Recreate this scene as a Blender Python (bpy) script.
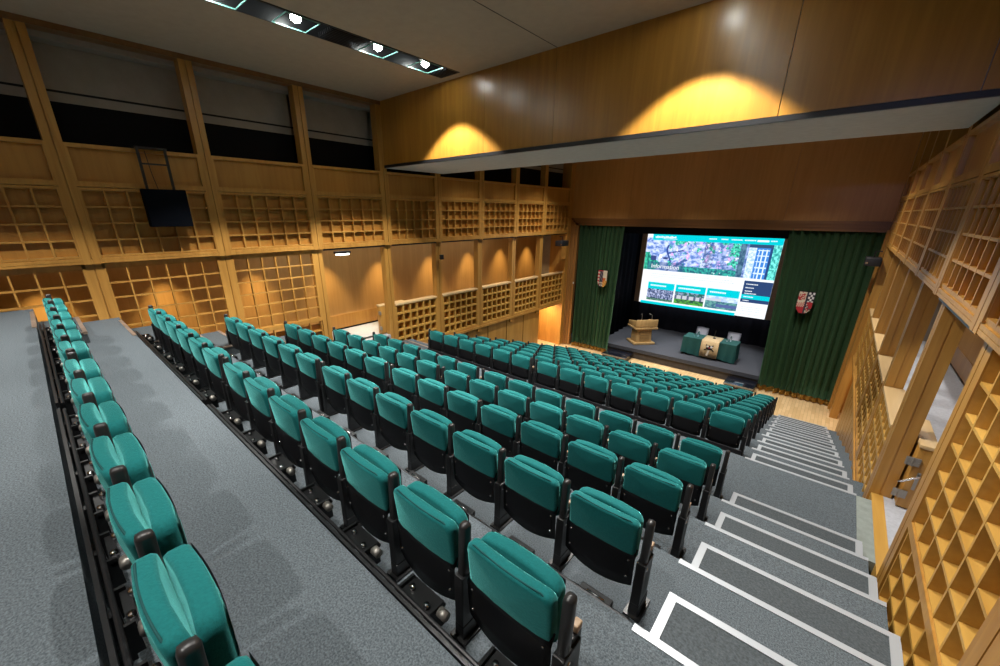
import bpy, bmesh, math, random
from mathutils import Vector, Matrix
import numpy as np
random.seed(7)
rng = np.random.default_rng(7)
C = bpy.context.scene.collection
SC = bpy.context.scene
for o in list(bpy.data.objects): bpy.data.objects.remove(o)
R = math.radians
ZO = 5.92                 # everything below is written with the camera height as z = 0; the hall floor ends up at z = 0

# ------------------------------------------------------------------ camera
YAW, PITCH, ROLL = -0.72814, 0.34668, 0.003658
fw = Vector((math.sin(YAW)*math.cos(PITCH), math.cos(YAW)*math.cos(PITCH), -math.sin(PITCH)))
rt = Vector((math.cos(YAW), -math.sin(YAW), 0)); up = rt.cross(fw)
rt, up = rt*math.cos(ROLL)+up*math.sin(ROLL), -rt*math.sin(ROLL)+up*math.cos(ROLL)
cam = bpy.data.cameras.new('camera'); camo = bpy.data.objects.new('camera', cam); C.objects.link(camo)
cam.sensor_width = 36; cam.lens = 36*391.99/1000
cam.shift_x = (500-481.63)/1000; cam.shift_y = (354.86-333)/1000
cam.clip_start = 0.05; cam.clip_end = 200
camo.matrix_world = Matrix(((rt.x, up.x, -fw.x, 0), (rt.y, up.y, -fw.y, 0), (rt.z, up.z, -fw.z, ZO), (0, 0, 0, 1)))
SC.camera = camo
def pix(p):
    p = Vector(p); z = p.dot(fw)
    return (481.63+391.99*p.dot(rt)/z, 354.86-391.99*p.dot(up)/z) if z > .05 else None

# ------------------------------------------------------------------ world, exposure
w = bpy.data.worlds.new('world'); SC.world = w; w.use_nodes = True
w.node_tree.nodes['Background'].inputs[0].default_value = (.6, .7, .9, 1)
w.node_tree.nodes['Background'].inputs[1].default_value = 0.02
SC.view_settings.view_transform = 'Standard'; SC.view_settings.look = 'None'
SC.view_settings.gamma = 1; SC.view_settings.use_curve_mapping = False
SC.view_settings.exposure = 0.0
SC.cycles.max_bounces = 7; SC.cycles.diffuse_bounces = 4; SC.cycles.glossy_bounces = 3
SC.cycles.sample_clamp_indirect = 4; SC.cycles.caustics_reflective = False; SC.cycles.caustics_refractive = False

NOLINK = []
def lamp(kind, name, loc, power, col, size=.05, angle=None, blend=.5, aim=None, parent=None, sx=None, sy=None):
    d = bpy.data.lights.new(name, kind); d.energy = power; d.color = col
    if kind in ('POINT', 'SPOT'): d.shadow_soft_size = size
    if kind == 'SPOT': d.spot_size = R(angle); d.spot_blend = blend
    if kind == 'AREA': d.shape = 'RECTANGLE'; d.size = sx; d.size_y = sy
    o = bpy.data.objects.new(name, d); C.objects.link(o)
    l = Vector((loc[0], loc[1], loc[2]+ZO))
    if aim is not None:
        a = Vector((aim[0], aim[1], aim[2]+ZO)); o.rotation_euler = (a-l).to_track_quat('-Z', 'Y').to_euler()
    if parent: o.parent = parent; o.location = l-parent.location
    else: o.location = l
    return o
WARM = (1.0, .80, .55); WHITE = (1.0, .965, .91); COOL = (.80, .90, 1.0)

# ------------------------------------------------------------------ materials
def new_mat(name):
    m = bpy.data.materials.new(name); m.use_nodes = True
    return m, m.node_tree, m.node_tree.nodes['Principled BSDF']
def plain(name, col, rough=.5, metal=0, spec=.5, noise=0, scale=20, bump=0, coat=0):
    m, t, b = new_mat(name)
    b.inputs['Base Color'].default_value = (*col, 1); b.inputs['Roughness'].default_value = rough
    b.inputs['Metallic'].default_value = metal; b.inputs['Specular IOR Level'].default_value = spec
    b.inputs['Coat Weight'].default_value = coat
    if noise or bump:
        tc = t.nodes.new('ShaderNodeTexCoord'); n = t.nodes.new('ShaderNodeTexNoise')
        n.inputs['Scale'].default_value = scale; n.inputs['Detail'].default_value = 6; n.inputs['Roughness'].default_value = .65
        t.links.new(tc.outputs['Object'], n.inputs['Vector'])
        if noise:
            mx = t.nodes.new('ShaderNodeMix'); mx.data_type = 'RGBA'
            mx.inputs[6].default_value = (*[c*(1-noise) for c in col], 1); mx.inputs[7].default_value = (*[min(1, c*(1+noise)) for c in col], 1)
            rp = t.nodes.new('ShaderNodeMapRange'); rp.inputs[1].default_value = .3; rp.inputs[2].default_value = .7
            t.links.new(n.outputs['Fac'], rp.inputs[0]); t.links.new(rp.outputs[0], mx.inputs[0]); t.links.new(mx.outputs[2], b.inputs['Base Color'])
        if bump:
            bp = t.nodes.new('ShaderNodeBump'); bp.inputs['Strength'].default_value = bump; bp.inputs['Distance'].default_value = .01
            t.links.new(n.outputs['Fac'], bp.inputs['Height']); t.links.new(bp.outputs[0], b.inputs['Normal'])
    return m
def wood(name, a, c, rough=.4, axis=2, coat=.15, scale=1.0):
    m, t, b = new_mat(name)
    tc = t.nodes.new('ShaderNodeTexCoord'); mp = t.nodes.new('ShaderNodeMapping')
    s = [14*scale, 14*scale, 14*scale]; s[axis] = .9*scale; mp.inputs['Scale'].default_value = s
    n = t.nodes.new('ShaderNodeTexNoise'); n.inputs['Scale'].default_value = 1; n.inputs['Detail'].default_value = 8; n.inputs['Distortion'].default_value = .6
    n2 = t.nodes.new('ShaderNodeTexNoise'); n2.inputs['Scale'].default_value = .12; n2.inputs['Detail'].default_value = 3
    t.links.new(tc.outputs['Object'], mp.inputs[0]); t.links.new(mp.outputs[0], n.inputs['Vector']); t.links.new(mp.outputs[0], n2.inputs['Vector'])
    ad = t.nodes.new('ShaderNodeMath'); ad.operation = 'ADD'; t.links.new(n.outputs['Fac'], ad.inputs[0]); t.links.new(n2.outputs['Fac'], ad.inputs[1])
    rp = t.nodes.new('ShaderNodeMapRange'); rp.inputs[1].default_value = .7; rp.inputs[2].default_value = 1.3
    mx = t.nodes.new('ShaderNodeMix'); mx.data_type = 'RGBA'; mx.inputs[6].default_value = (*a, 1); mx.inputs[7].default_value = (*c, 1)
    t.links.new(ad.outputs[0], rp.inputs[0]); t.links.new(rp.outputs[0], mx.inputs[0]); t.links.new(mx.outputs[2], b.inputs['Base Color'])
    b.inputs['Roughness'].default_value = rough; b.inputs['Coat Weight'].default_value = coat; b.inputs['Coat Roughness'].default_value = .25
    return m
def glow(name, col, strength):
    m, t, b = new_mat(name); b.inputs['Base Color'].default_value = (0, 0, 0, 1)
    b.inputs['Emission Color'].default_value = (*col, 1); b.inputs['Emission Strength'].default_value = strength; b.inputs['Roughness'].default_value = .8
    return m
def glass(name, col=(.9, 1, .97), rough=.02):
    m, t, b = new_mat(name); b.inputs['Base Color'].default_value = (*col, 1); b.inputs['Transmission Weight'].default_value = 1
    b.inputs['Roughness'].default_value = rough; b.inputs['IOR'].default_value = 1.45
    return m
def facecolor(name, emit=0):
    m, t, b = new_mat(name); a = t.nodes.new('ShaderNodeAttribute'); a.attribute_name = 'col'
    if emit:
        b.inputs['Base Color'].default_value = (0, 0, 0, 1); b.inputs['Roughness'].default_value = .8
        t.links.new(a.outputs['Color'], b.inputs['Emission Color']); b.inputs['Emission Strength'].default_value = emit
    else: t.links.new(a.outputs['Color'], b.inputs['Base Color']); b.inputs['Roughness'].default_value = .6
    return m
M = {}
M['oak'] = wood('oak_frame', (.36, .165, .03), (.52, .275, .06))
M['oakp'] = wood('oak_panel', (.35, .155, .026), (.46, .225, .042), rough=.42)
M['veneer'] = wood('oak_veneer', (.31, .135, .018), (.44, .21, .03), rough=.30, coat=.35, scale=.9)
M['veneerd'] = wood('stage_wall_veneer', (.42, .21, .06), (.53, .28, .09), rough=.38, coat=.2)
M['shelf'] = wood('oak_lattice', (.46, .24, .045), (.60, .35, .08), axis=1)
M['sill'] = wood('pale_sill', (.60, .40, .18), (.72, .52, .27), axis=1)
M['oakd'] = wood('dark_oak_trim', (.16, .075, .025), (.25, .12, .04), rough=.35, axis=0)
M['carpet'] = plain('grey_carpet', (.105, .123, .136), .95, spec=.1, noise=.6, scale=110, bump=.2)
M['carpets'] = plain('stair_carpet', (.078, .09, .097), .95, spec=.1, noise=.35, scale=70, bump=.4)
M['carpetw'] = plain('pale_corridor_carpet', (.40, .41, .44), .95, spec=.1, noise=.12, scale=30)
M['mat'] = plain('grey_green_stone', (.24, .27, .245), .9, noise=.15, scale=12)
M['metal'] = plain('nosing_metal', (.48, .51, .54), .42, .35)
M['metald'] = plain('worn_nosing_metal', (.42, .32, .25), .45, .6, noise=.3, scale=8)
M['chrome'] = plain('chrome', (.8, .8, .82), .18, 1)
M['steel'] = plain('dull_steel', (.34, .32, .29), .45, .7)
M['brass'] = plain('brass', (.6, .45, .22), .35, 1)
M['black'] = plain('black_steel', (.012, .012, .013), .38)
M['blackp'] = plain('black_plastic', (.018, .018, .021), .48)
M['blackpad'] = plain('black_vinyl', (.022, .021, .021), .36)
M['teal'] = plain('teal_wool', (.007, .132, .132), .85, spec=.18, noise=.14, scale=90, bump=.25)
b = M['teal'].node_tree.nodes['Principled BSDF']; b.inputs['Sheen Weight'].default_value = .8; b.inputs['Sheen Roughness'].default_value = .4
b.inputs['Sheen Tint'].default_value = (.25, .95, .9, 1)
M['seam'] = plain('dark_teal_seam', (.002, .06, .06), .9)
M['tan'] = plain('tan_armrest_tip', (.42, .29, .18), .5)
M['plaster'] = plain('ceiling_plaster', (.44, .375, .295), .95, spec=.1, noise=.05, scale=6)
M['soffit'] = plain('soffit_board', (.62, .62, .60), .9, noise=.08, scale=8)
M['greywall'] = plain('grey_blind', (.30, .265, .23), .9, noise=.1, scale=3)
M['dark'] = plain('dark_glass', (.002, .002, .0025), .7, spec=.15)
M['void'] = plain('dark_void', (.008, .008, .008), .9)
M['drape'] = plain('black_drape', (.012, .012, .018), .95, spec=.1)
M['stagec'] = plain('stage_carpet', (.05, .054, .068), .95, noise=.3, scale=40)
M['stagef'] = plain('stage_front_cloth', (.055, .045, .038), .95, noise=.2, scale=10)
M['green'] = plain('green_velvet', (.05, .105, .048), .75, spec=.2, noise=.1, scale=15)
b = M['green'].node_tree.nodes['Principled BSDF']; b.inputs['Sheen Weight'].default_value = .4; b.inputs['Sheen Tint'].default_value = (.3, .8, .35, 1)
M['fringe'] = plain('ochre_fringe', (.60, .36, .08), .85, noise=.3, scale=60, bump=.5)
M['cloth'] = plain('bottle_green_tablecloth', (.008, .075, .07), .8, noise=.15, scale=25)
M['runner'] = plain('gold_runner', (.55, .40, .22), .75, noise=.25, scale=25)
M['lect'] = wood('light_oak_lectern', (.50, .31, .12), (.64, .43, .19), rough=.45)
M['greych'] = plain('light_grey_chair', (.62, .62, .70), .6)
M['white'] = plain('white_plastic', (.8, .8, .8), .5)
M['glass'] = glass('clear_glass')
M['bulb'] = glow('lamp_glow', (.93, 1, .96), 60)
M['lens'] = glow('emergency_lamp_glow', (.9, 1, .85), 9)
M['frost'] = plain('green_glass_edge', (.25, .55, .48), .15, spec=.8)
M['blue'] = plain('glossy_black_tread', (.01, .012, .02), .12, spec=1.0, coat=.6)
M['fc'] = facecolor('painted_shield')
M['pic'] = facecolor('projected_picture', 1.35)
def parquet():
    m, t, b = new_mat('pale_parquet')
    tc = t.nodes.new('ShaderNodeTexCoord'); br = t.nodes.new('ShaderNodeTexBrick')
    mp = t.nodes.new('ShaderNodeMapping'); mp.inputs['Rotation'].default_value = (0, 0, R(90)); t.links.new(tc.outputs['Object'], mp.inputs[0]); t.links.new(mp.outputs[0], br.inputs[0])
    br.inputs['Color1'].default_value = (.78, .56, .30, 1); br.inputs['Color2'].default_value = (.62, .42, .20, 1); br.inputs['Mortar'].default_value = (.48, .31, .14, 1)
    br.inputs['Scale'].default_value = 1; br.inputs['Mortar Size'].default_value = .004; br.inputs['Brick Width'].default_value = .45; br.inputs['Row Height'].default_value = .09
    t.links.new(br.outputs['Color'], b.inputs['Base Color']); b.inputs['Roughness'].default_value = .35
    return m
M['parquet'] = parquet()

# ------------------------------------------------------------------ mesh builder
class B:
    def __init__(s): s.bm = bmesh.new(); s.cols = []
    def box(s, x0, x1, y0, y1, z0, z1, bevel=0):
        r = bmesh.ops.create_cube(s.bm, size=1)['verts']
        bmesh.ops.scale(s.bm, vec=(abs(x1-x0), abs(y1-y0), abs(z1-z0)), verts=r)
        bmesh.ops.translate(s.bm, vec=((x0+x1)/2, (y0+y1)/2, (z0+z1)/2), verts=r)
        if bevel:
            es = list({e for v in r for e in v.link_edges})
            bmesh.ops.bevel(s.bm, geom=es, offset=bevel, segments=2, affect='EDGES', profile=.6)
        return s
    def tube(s, pts, r, seg=10, cap=True):
        pts = [Vector(p) for p in pts]; rings = []
        rr = r if isinstance(r, (list, tuple)) else [r]*len(pts)
        ref = None
        for i, p in enumerate(pts):
            d = (pts[min(i+1, len(pts)-1)]-pts[max(i-1, 0)]).normalized()
            if ref is None: ref = d.orthogonal().normalized()
            a = (ref-d*ref.dot(d)).normalized(); ref = a; c = d.cross(a)
            rings.append([s.bm.verts.new(p+a*rr[i]*math.cos(k*2*math.pi/seg)+c*rr[i]*math.sin(k*2*math.pi/seg)) for k in range(seg)])
        for A, D in zip(rings, rings[1:]):
            for k in range(seg): s.bm.faces.new((A[k], A[(k+1) % seg], D[(k+1) % seg], D[k]))
        if cap: s.bm.faces.new(rings[0][::-1]); s.bm.faces.new(rings[-1])
        return s
    def prism(s, poly, axis, a, b):          # poly: 2-D outline in the two other axes (x,y,z order), extruded along axis
        def P(u, v, t): return {0: (t, u, v), 1: (u, t, v), 2: (u, v, t)}[axis]
        A = [s.bm.verts.new(P(u, v, a)) for u, v in poly]; D = [s.bm.verts.new(P(u, v, b)) for u, v in poly]
        n = len(poly); s.bm.faces.new(A[::-1]); s.bm.faces.new(D)
        for k in range(n): s.bm.faces.new((A[k], A[(k+1) % n], D[(k+1) % n], D[k]))
        return s
    def grid(s, P):                          # P[i][j] points
        V = [[s.bm.verts.new(p) for p in row] for row in P]; F = []
        for i in range(len(V)-1):
            for j in range(len(V[0])-1): F.append(s.bm.faces.new((V[i][j], V[i+1][j], V[i+1][j+1], V[i][j+1])))
        return F
    def rot(s, mat, verts=None): bmesh.ops.transform(s.bm, matrix=mat, verts=verts or s.bm.verts[:]); return s
    def out(s, name, mat, parent=None, smooth=False, label=None, local=False, colors=None):
        bm = s.bm; bmesh.ops.recalc_face_normals(bm, faces=bm.faces[:])
        me = bpy.data.meshes.new(name)
        if colors is not None:
            bm.faces.ensure_lookup_table()
        if local: off = Vector((0, 0, 0)); loc = Vector((0, 0, 0))
        elif parent is not None:
            wp = parent.location.copy(); q = parent.parent
            while q: wp += q.location; q = q.parent
            vs = [v.co for v in bm.verts]; mn = [min(v[i] for v in vs) for i in range(3)]; mxx = [max(v[i] for v in vs) for i in range(3)]
            off = Vector(((mn[0]+mxx[0])/2, (mn[1]+mxx[1])/2, mn[2])); loc = off+Vector((0, 0, ZO))-wp
        else:
            vs = [v.co for v in bm.verts]; mn = [min(v[i] for v in vs) for i in range(3)]; mxx = [max(v[i] for v in vs) for i in range(3)]
            off = Vector(((mn[0]+mxx[0])/2, (mn[1]+mxx[1])/2, mn[2])); loc = off+Vector((0, 0, ZO))
        for v in bm.verts: v.co -= off
        for f in bm.faces: f.smooth = smooth
        bm.to_mesh(me); bm.free(); me.materials.append(mat)
        if colors is not None:
            at = me.attributes.new('col', 'FLOAT_COLOR', 'FACE')
            at.data.foreach_set('color', np.array([(*c, 1) for c in colors], dtype=np.float32).ravel())
        o = bpy.data.objects.new(name, me); C.objects.link(o); o.location = loc
        if parent is not None: o.parent = parent
        if label: o['label'] = label
        return o
def root(name, x, y, z, label=None, cat=None, group=None, kind=None, parent=None):
    o = bpy.data.objects.new(name, None); C.objects.link(o); o.location = (x, y, z+ZO); o.empty_display_size = .1
    return tag(o, label, cat, group, kind)
def tag(o, label=None, cat=None, group=None, kind=None):
    if label: o['label'] = label
    if cat: o['category'] = cat
    if group: o['group'] = group
    if kind: o['kind'] = kind
    return o
def soften(o, width=.01, seg=2, angle=35):
    m = o.modifiers.new('bevel', 'BEVEL'); m.width = width; m.segments = seg; m.limit_method = 'ANGLE'; m.angle_limit = R(angle)
    for p in o.data.polygons: p.use_smooth = True
    return o
def text(body, size, x, y, z, mat, parent, name='lettering', rotx=90, ext=.002, align='LEFT', bold=0):
    cu = bpy.data.curves.new(name, 'FONT'); cu.body = body; cu.size = size; cu.extrude = ext; cu.align_x = align; cu.offset = bold
    o = bpy.data.objects.new(name, cu); C.objects.link(o); o.parent = parent
    o.location = Vector((x, y, z+ZO))-parent.location; o.rotation_euler = (R(rotx), 0, 0); cu.materials.append(mat)
    dg = bpy.context.evaluated_depsgraph_get(); me = bpy.data.meshes.new_from_object(o.evaluated_get(dg), depsgraph=dg)
    loc, ro = o.location.copy(), o.rotation_euler.copy(); bpy.data.objects.remove(o)
    o = bpy.data.objects.new(name, me); C.objects.link(o); o.parent = parent; o.location = loc; o.rotation_euler = ro
    if not me.materials: me.materials.append(mat)
    return o

# ------------------------------------------------------------------ measured levels (z relative to the camera)
XL, XR = -9.1, .85             # face of the upper timber walls
XLl, XRl = -9.18, .95          # face of the lower timber walls, set back
CEIL, FLOOR = 2.52, -5.92
YB, YS = -3.6, 16.08           # back wall, stage wall
LEV = [(-3.6, -.19, -1.42), (-.19, .75, -1.737), (.75, 1.64, -2.05), (1.64, 2.59, -2.366), (2.59, 3.53, -2.68), (3.53, 4.46, -3.0), (4.46, 6.17, -3.316)]
DL = (5.92-3.316)/9
for k in range(1, 9): LEV.append((6.17+.925*(k-1), 6.17+.925*k, -3.316-DL*k))
ROWY = [-.055, .95, 1.915, 2.88, 3.845, 4.80]+[6.5+.925*k for k in range(9)]
ROWZ = [LEV[i][2] for i in range(1, 7)]+[-3.316-DL*(k+1) for k in range(9)]
POSTS = [-3.2, -1.27, .64, 2.57, 4.5, 6.46, 8.30, 10.20, 12.10, 13.93]

# ------------------------------------------------------------------ floors and steps
tag(B().box(-12.2, 3.0, 6, 23, FLOOR-.2, FLOOR).out('floor', M['parquet']), 'pale wood block floor in front of the stage', kind='structure')
tb = B()
for i, (y0, y1, z) in enumerate(LEV):
    xr = .83 if i < 7 else 1.02
    tb.box(-9.18, xr, y0, y1+(.0 if i else 0), FLOOR, z)
carp = tag(tb.out('floor_carpet', M['carpet']), 'grey carpeted tiers carrying the seat rows', kind='structure')
st = root('floor_stairs', 0, 3, -3.0, 'grey carpeted half steps of the side aisles with metal edges', kind='structure')
hb = B(); hl = B()
NZ = []
for i in range(len(LEV)):
    e = LEV[i][1]; z = LEV[i][2]; zn = LEV[i+1][2] if i+1 < len(LEV) else FLOOR
    zm = (z+zn)/2; h = .47 if i != 0 else .44
    hb.box(-.31, .828, e, e+h, zn-.02, zm); hl.box(-8.85, -7.62, e, e+h, zn-.02, zm)
    NZ += [(i, e, z, zm, e+h)]
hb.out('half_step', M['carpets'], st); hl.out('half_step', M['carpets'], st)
for i, e, z, zm, eh in NZ:
    w_ = .040
    t = B().box(-.37, .83, e-w_, e+.006, z-.035, z+.006).out('step_nosing', M['metal'], st)
    n = B(); n.box(-.315, .832, eh-w_, eh+.006, zm-.03, zm+.006)
    n.box(-.315, -.265, eh-.36, eh-w_, zm-.012, zm+.006); n.box(.78, .834, eh-.36, eh-w_, zm-.012, zm+.006)
    n.out('step_nosing', M['metal'], st)
    if i < 8:
        B().box(-8.9, -7.6, e-w_, e+.006, z-.03, z+.006).out('step_nosing', M['metald'], st, label='worn brown metal step edge')
        n = B(); n.box(-8.86, -7.615, eh-w_, eh+.006, zm-.03, zm+.006); n.box(-7.66, -7.61, e+.02, eh-w_, zm-.012, zm+.006)
        n.out('step_nosing', M['metald'], st, label='worn brown metal step edge')
# landing mat, threshold and corridors beyond the openings
tag(B().box(.83, .97, 4.9, 6.14, FLOOR, -3.312).out('floor_landing', M['mat']), 'grey green stone strip along the right doorway', kind='structure')
tag(B().box(.97, 1.08, 4.6, 6.35, -3.5, -3.31).out('floor_threshold', M['shelf']), 'pale wood threshold of the right doorway', kind='structure')
tag(B().box(1.08, 2.55, 4.6, 6.35, -3.5, -3.314).box(1.17, 2.55, 6.35, 16.0, -3.5, -3.314).box(1.17, 2.55, 4.4, 4.6, -3.5, -3.314).out('floor_corridor', M['carpetw']), 'pale corridor floor behind the right timber wall', kind='structure')
tag(B().box(1.19, 2.55, -3.6, 4.4, -3.2, -3.05).out('floor_corridor', M['carpetw']), 'pale corridor floor beside the rear seats on the right', kind='structure')
tag(B().box(-10.75, -9.38, 4.5, 14.1, -3.5, -3.314).box(-9.5, -9.18, 4.6, 6.35, -3.5, -3.314).out('floor_corridor', M['carpetw']), 'pale corridor floor behind the left timber wall', kind='structure')
tag(B().box(-10.75, -9.33, -3.6, 4.5, -3.2, -3.05).out('floor_corridor', M['carpetw']), 'pale corridor floor beside the rear seats on the left', kind='structure')

# ------------------------------------------------------------------ ceiling, walls
cl = B()
cl.box(-9.9, -6.72, YB, 21, CEIL, CEIL+.1); cl.box(-6.2, -2.12, YB, 21, CEIL, CEIL+.1); cl.box(-1.6, 1.65, YB, 21, CEIL, CEIL+.1)
cl.box(-6.72, -6.2, 6.3, 21, CEIL, CEIL+.1); cl.box(-2.12, -1.6, 6.3, 21, CEIL, CEIL+.1)
ceil = tag(cl.out('ceiling', M['plaster']), 'plain grey brown plaster ceiling', kind='structure')
B().box(-4.185, -4.175, YB, 6.5, CEIL-.003, CEIL+.01).out('panel_joint', M['void'], ceil)
bk = root('ceiling_beam', -4.1, 7.5, 1.06, 'deep timber clad beam hanging across the hall', kind='structure')
js = [-9.1, -5.75, -4.18, -.97, .64, .85]
for a, c in zip(js, js[1:]): B().box(a+.004, c-.004, 6.5, 6.53, 1.13, CEIL).out('veneer_panel', M['veneer'], bk)
B().box(-9.1, .85, 6.53, 8.5, 1.06, CEIL).out('soffit', M['soffit'], bk)
B().box(-9.1, .85, 6.49, 6.53, 1.065, 1.125).out('edge_strip', M['black'], bk, label='black strip along the lower edge')
sw = root('wall_stage', -4.1, YS, FLOOR, 'dark timber wall above and around the stage opening', kind='structure')
for a, c in zip([-9.1, -6.6, -4.1, -1.6], [-6.6, -4.1, -1.6, .85]): B().box(a+.003, c-.003, YS, YS+.1, -.18, CEIL).out('veneer_panel', M['veneerd'], sw)
B().box(-9.1, .9, YS-.04, YS+.1, -.26, -.18).box(-9.02, .9, YS, YS+.14, -.36, -.26).box(-8.9, .9, YS+.04, YS+.2, -.47, -.36).out('lintel_moulding', M['oakd'], sw)
B().box(-9.1, -9.02, YS-.04, YS+.1, FLOOR, -.18).box(-9.02, -8.9, YS, YS+.14, FLOOR, -.26).box(-8.9, -8.78, YS+.04, YS+.2, FLOOR, -.36).out('jamb_moulding', wood('jamb_oak', (.24, .11, .03), (.36, .18, .055)), sw)
B().box(.86, 1.05, 15.25, 16.2, FLOOR, -.4).box(.80, .86, 15.95, 16.2, FLOOR, -.4).out('jamb_moulding', M['oak'], sw)
B().box(-8.8, -8.76, YS-.01, YS+.03, -3.0, -2.92).out('switch_plate', M['white'], sw, label='small white switch plate')
tag(B().box(-9.9, 1.65, YB-.1, YB, FLOOR, CEIL).out('wall_back', M['oakp']), 'timber wall behind the last row', kind='structure')

def lattice(bm, y0, y1, z0, z1, nc, nr, x0, x1, t=.016):
    """egg crate grid in the plane of a side wall"""
    for k in range(nc+1):
        y = y0+(y1-y0)*k/nc; bm.box(x0, x1, y-t, y+t, z0, z1)
    for k in range(nr+1):
        z = z0+(z1-z0)*k/nr; bm.box(x0+.002*(1 if x1 > x0 else -1), x1, y0, y1, z-t, z+t)
def side_wall(side):
    L = side < 0
    X = XL if L else XR; XX = XLl if L else XRl; s = side       # s: outward direction
    name = 'wall_left' if L else 'wall_right'
    W = root(name, X, 6, FLOOR, 'tall oak framed %s wall of posts, lattices and openings' % ('left' if L else 'right'), kind='structure')
    def bx(bm, a, c, y0, y1, z0, z1): return bm.box(min(X+s*a, X+s*c), max(X+s*a, X+s*c), y0, y1, z0, z1)
    def bl(bm, a, c, y0, y1, z0, z1): return bm.box(min(XX+s*a, XX+s*c), max(XX+s*a, XX+s*c), y0, y1, z0, z1)
    for i, y in enumerate(POSTS):
        p = B()
        top = 2.44
        for a, c in ((-.102, -.008), (.008, .102)):
            bx(p, 0, .10, y+a, y+c, -.81, top); bx(p, .115, .22, y+a, y+c, -.81, top)
        bx(p, .02, .2, y-.095, y+.095, -.81, top)
        zb = LEV[max(0, [j for j, l in enumerate(LEV) if l[0] <= y][-1])][2] if y < 6.2 else -3.85
        zb = min(zb, -2.5)
        for a, c in ((-.102, -.008), (.008, .102)):
            bl(p, 0, .09, y+a, y+c, zb-.2, -.81); bl(p, .105, .2, y+a, y+c, zb-.2, -.81)
        bl(p, .02, .18, y-.095, y+.095, zb-.2, -.81)
        p.out('post', M['oak'], W)
    p = B(); bx(p, -.0, .9, YS-.16, YS+.02, FLOOR, CEIL); bx(p, .0, .25, YS-.3, YS-.15, FLOOR, CEIL); p.out('post', M['oak'], W)
    ends = list(zip(POSTS, POSTS[1:]+[YS-.13]))
    f = B(); bx(f, -.01, .24, YB, YS, 2.44, CEIL); f.out('cornice', M['oakd'], W)
    f = B(); bx(f, .004, .22, YB, YS, -.80, -.765); bx(f, .004, .22, YB, YS, -.76, -.725); bx(f, .02, .2, YB, YS, -.81, -.70); f.out('middle_rail', M['oak'], W)
    for i, (a, c) in enumerate(ends):
        y0, y1 = a+.102, c-.102
        # high window recess
        r = B(); bx(r, .5, .53, y0-.125, y1+.125, 1.6, 2.45); bx(r, .22, .53, y0-.125, y1+.125, 2.36, 2.45); r.out('window_blind', M['greywall'], W, label='grey blind above the dark window')
        r = B(); bx(r, .49, .505, y0-.125, y1+.125, 1.73, 1.76); r.out('blind_rail', M['void'], W)
        r = B(); bx(r, .5, .53, y0-.125, y1+.125, .9, 1.6); r.out('window_pane', M['dark'], W)
        # solid panel and frame
        r = B(); bx(r, -.005, .5, y0, y1, .93, .985); bx(r, -.002, .1, y0, y1, .37, .45); bx(r, -.002, .1, y0, y1, .33, .36)
        bx(r, .0, .1, y0, y0+.03, .45, .93); bx(r, .0, .1, y1-.03, y1, .45, .93)
        bx(r, .0, .1, y0, y0+.025, -.72, .34); bx(r, .0, .1, y1-.025, y1, -.72, .34); r.out('panel_frame', M['oak'], W)
        r = B(); bx(r, .06, .09, y0, y1, .45, .93); r.out('upper_panel', M['oakp'], W)
        r = B(); bx(r, .11, .13, y0, y1, -.74, .38); r.out('backing_panel', M['oakp'], W)
        r = B(); lattice(r, y0+.02, y1-.02, -.69, .33, 6 if L else 6, 4, X+s*.012, X+s*.11, .013); r.out('lattice', M['oak'], W)
        # lower zone
        if y1 < 4.45:
            zb = -2.42
            r = B(); bl(r, 0, .16, y0, y1, -2.50, -2.42); bl(r, .0, .10, y0, y0+.04, -2.42, -.81); bl(r, .0, .10, y1-.04, y1, -2.42, -.81); bl(r, 0, .1, y0, y1, -.885, -.81); r.out('panel_frame', M['oak'], W)
            r = B(); lattice(r, y0+.03, y1-.03, -2.42, -.89, 6, 6, XX+s*.012, XX+s*(.09 if L else .20), .012)
            lattice(r, y0+.03, y1-.03, -3.52, -2.5, 6, 4, XX+s*.012, XX+s*(.09 if L else .2), .012); r.out('lattice', M['shelf'] if not L else M['oak'], W)
            if L:
                r = B(); bl(r, .12, .14, y0, y1, -3.6, -2.6); r.out('backing_panel', M['oakp'], W)
            else:
                r = B(); bl(r, .2, .22, y0, y1, -3.6, -2.62); r.out('backing_panel', M['oakp'], W)
        elif y0 > 6.3:
            r = B(); bl(r, -.012, .22, a+.125, c-.125 if c < YS-.2 else c, -2.50, -2.455); r.out('sill', M['sill'], W, label='pale timber sill')
            r = B(); bl(r, 0, .18, y0, y1, -3.85, -3.77); bl(r, 0, .18, y0, y0+.05, -3.77, -2.5); bl(r, 0, .18, y1-.05, y1, -3.77, -2.5); r.out('panel_frame', M['oak'], W)
            r = B(); lattice(r, y0+.05, y1-.05, -3.76, -2.51, 6, 5, XX+s*.01, XX+s*.16, .025); r.out('lattice', M['shelf'], W)
            r = B(); bl(r, .16, .18, y0, y1, -3.8, -2.5); r.out('backing_panel', M['oakp'], W)
    # base rail and dado
    r = B(); bl(r, -.02, .2, 6.33, YS-.1, -3.92, -3.84); r.out('base_rail', M['oak'], W)
    yy = 6.33; st_ = 1.125 if L else .56
    edges = [14.1-st_*k for k in range(int((14.1-6.3)/st_)+1)][::-1]
    for a, c in zip(edges, edges[1:]):
        r = B(); bl(r, .07, .10, a+.022, c-.022, FLOOR, -3.9); r.out('dado_panel', M['oakp'] if not L else M['oak'], W)
    r = B(); bl(r, .11, .14, 6.2, 14.1, FLOOR, -3.9); r.out('dado_backing', M['void'], W)
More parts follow.
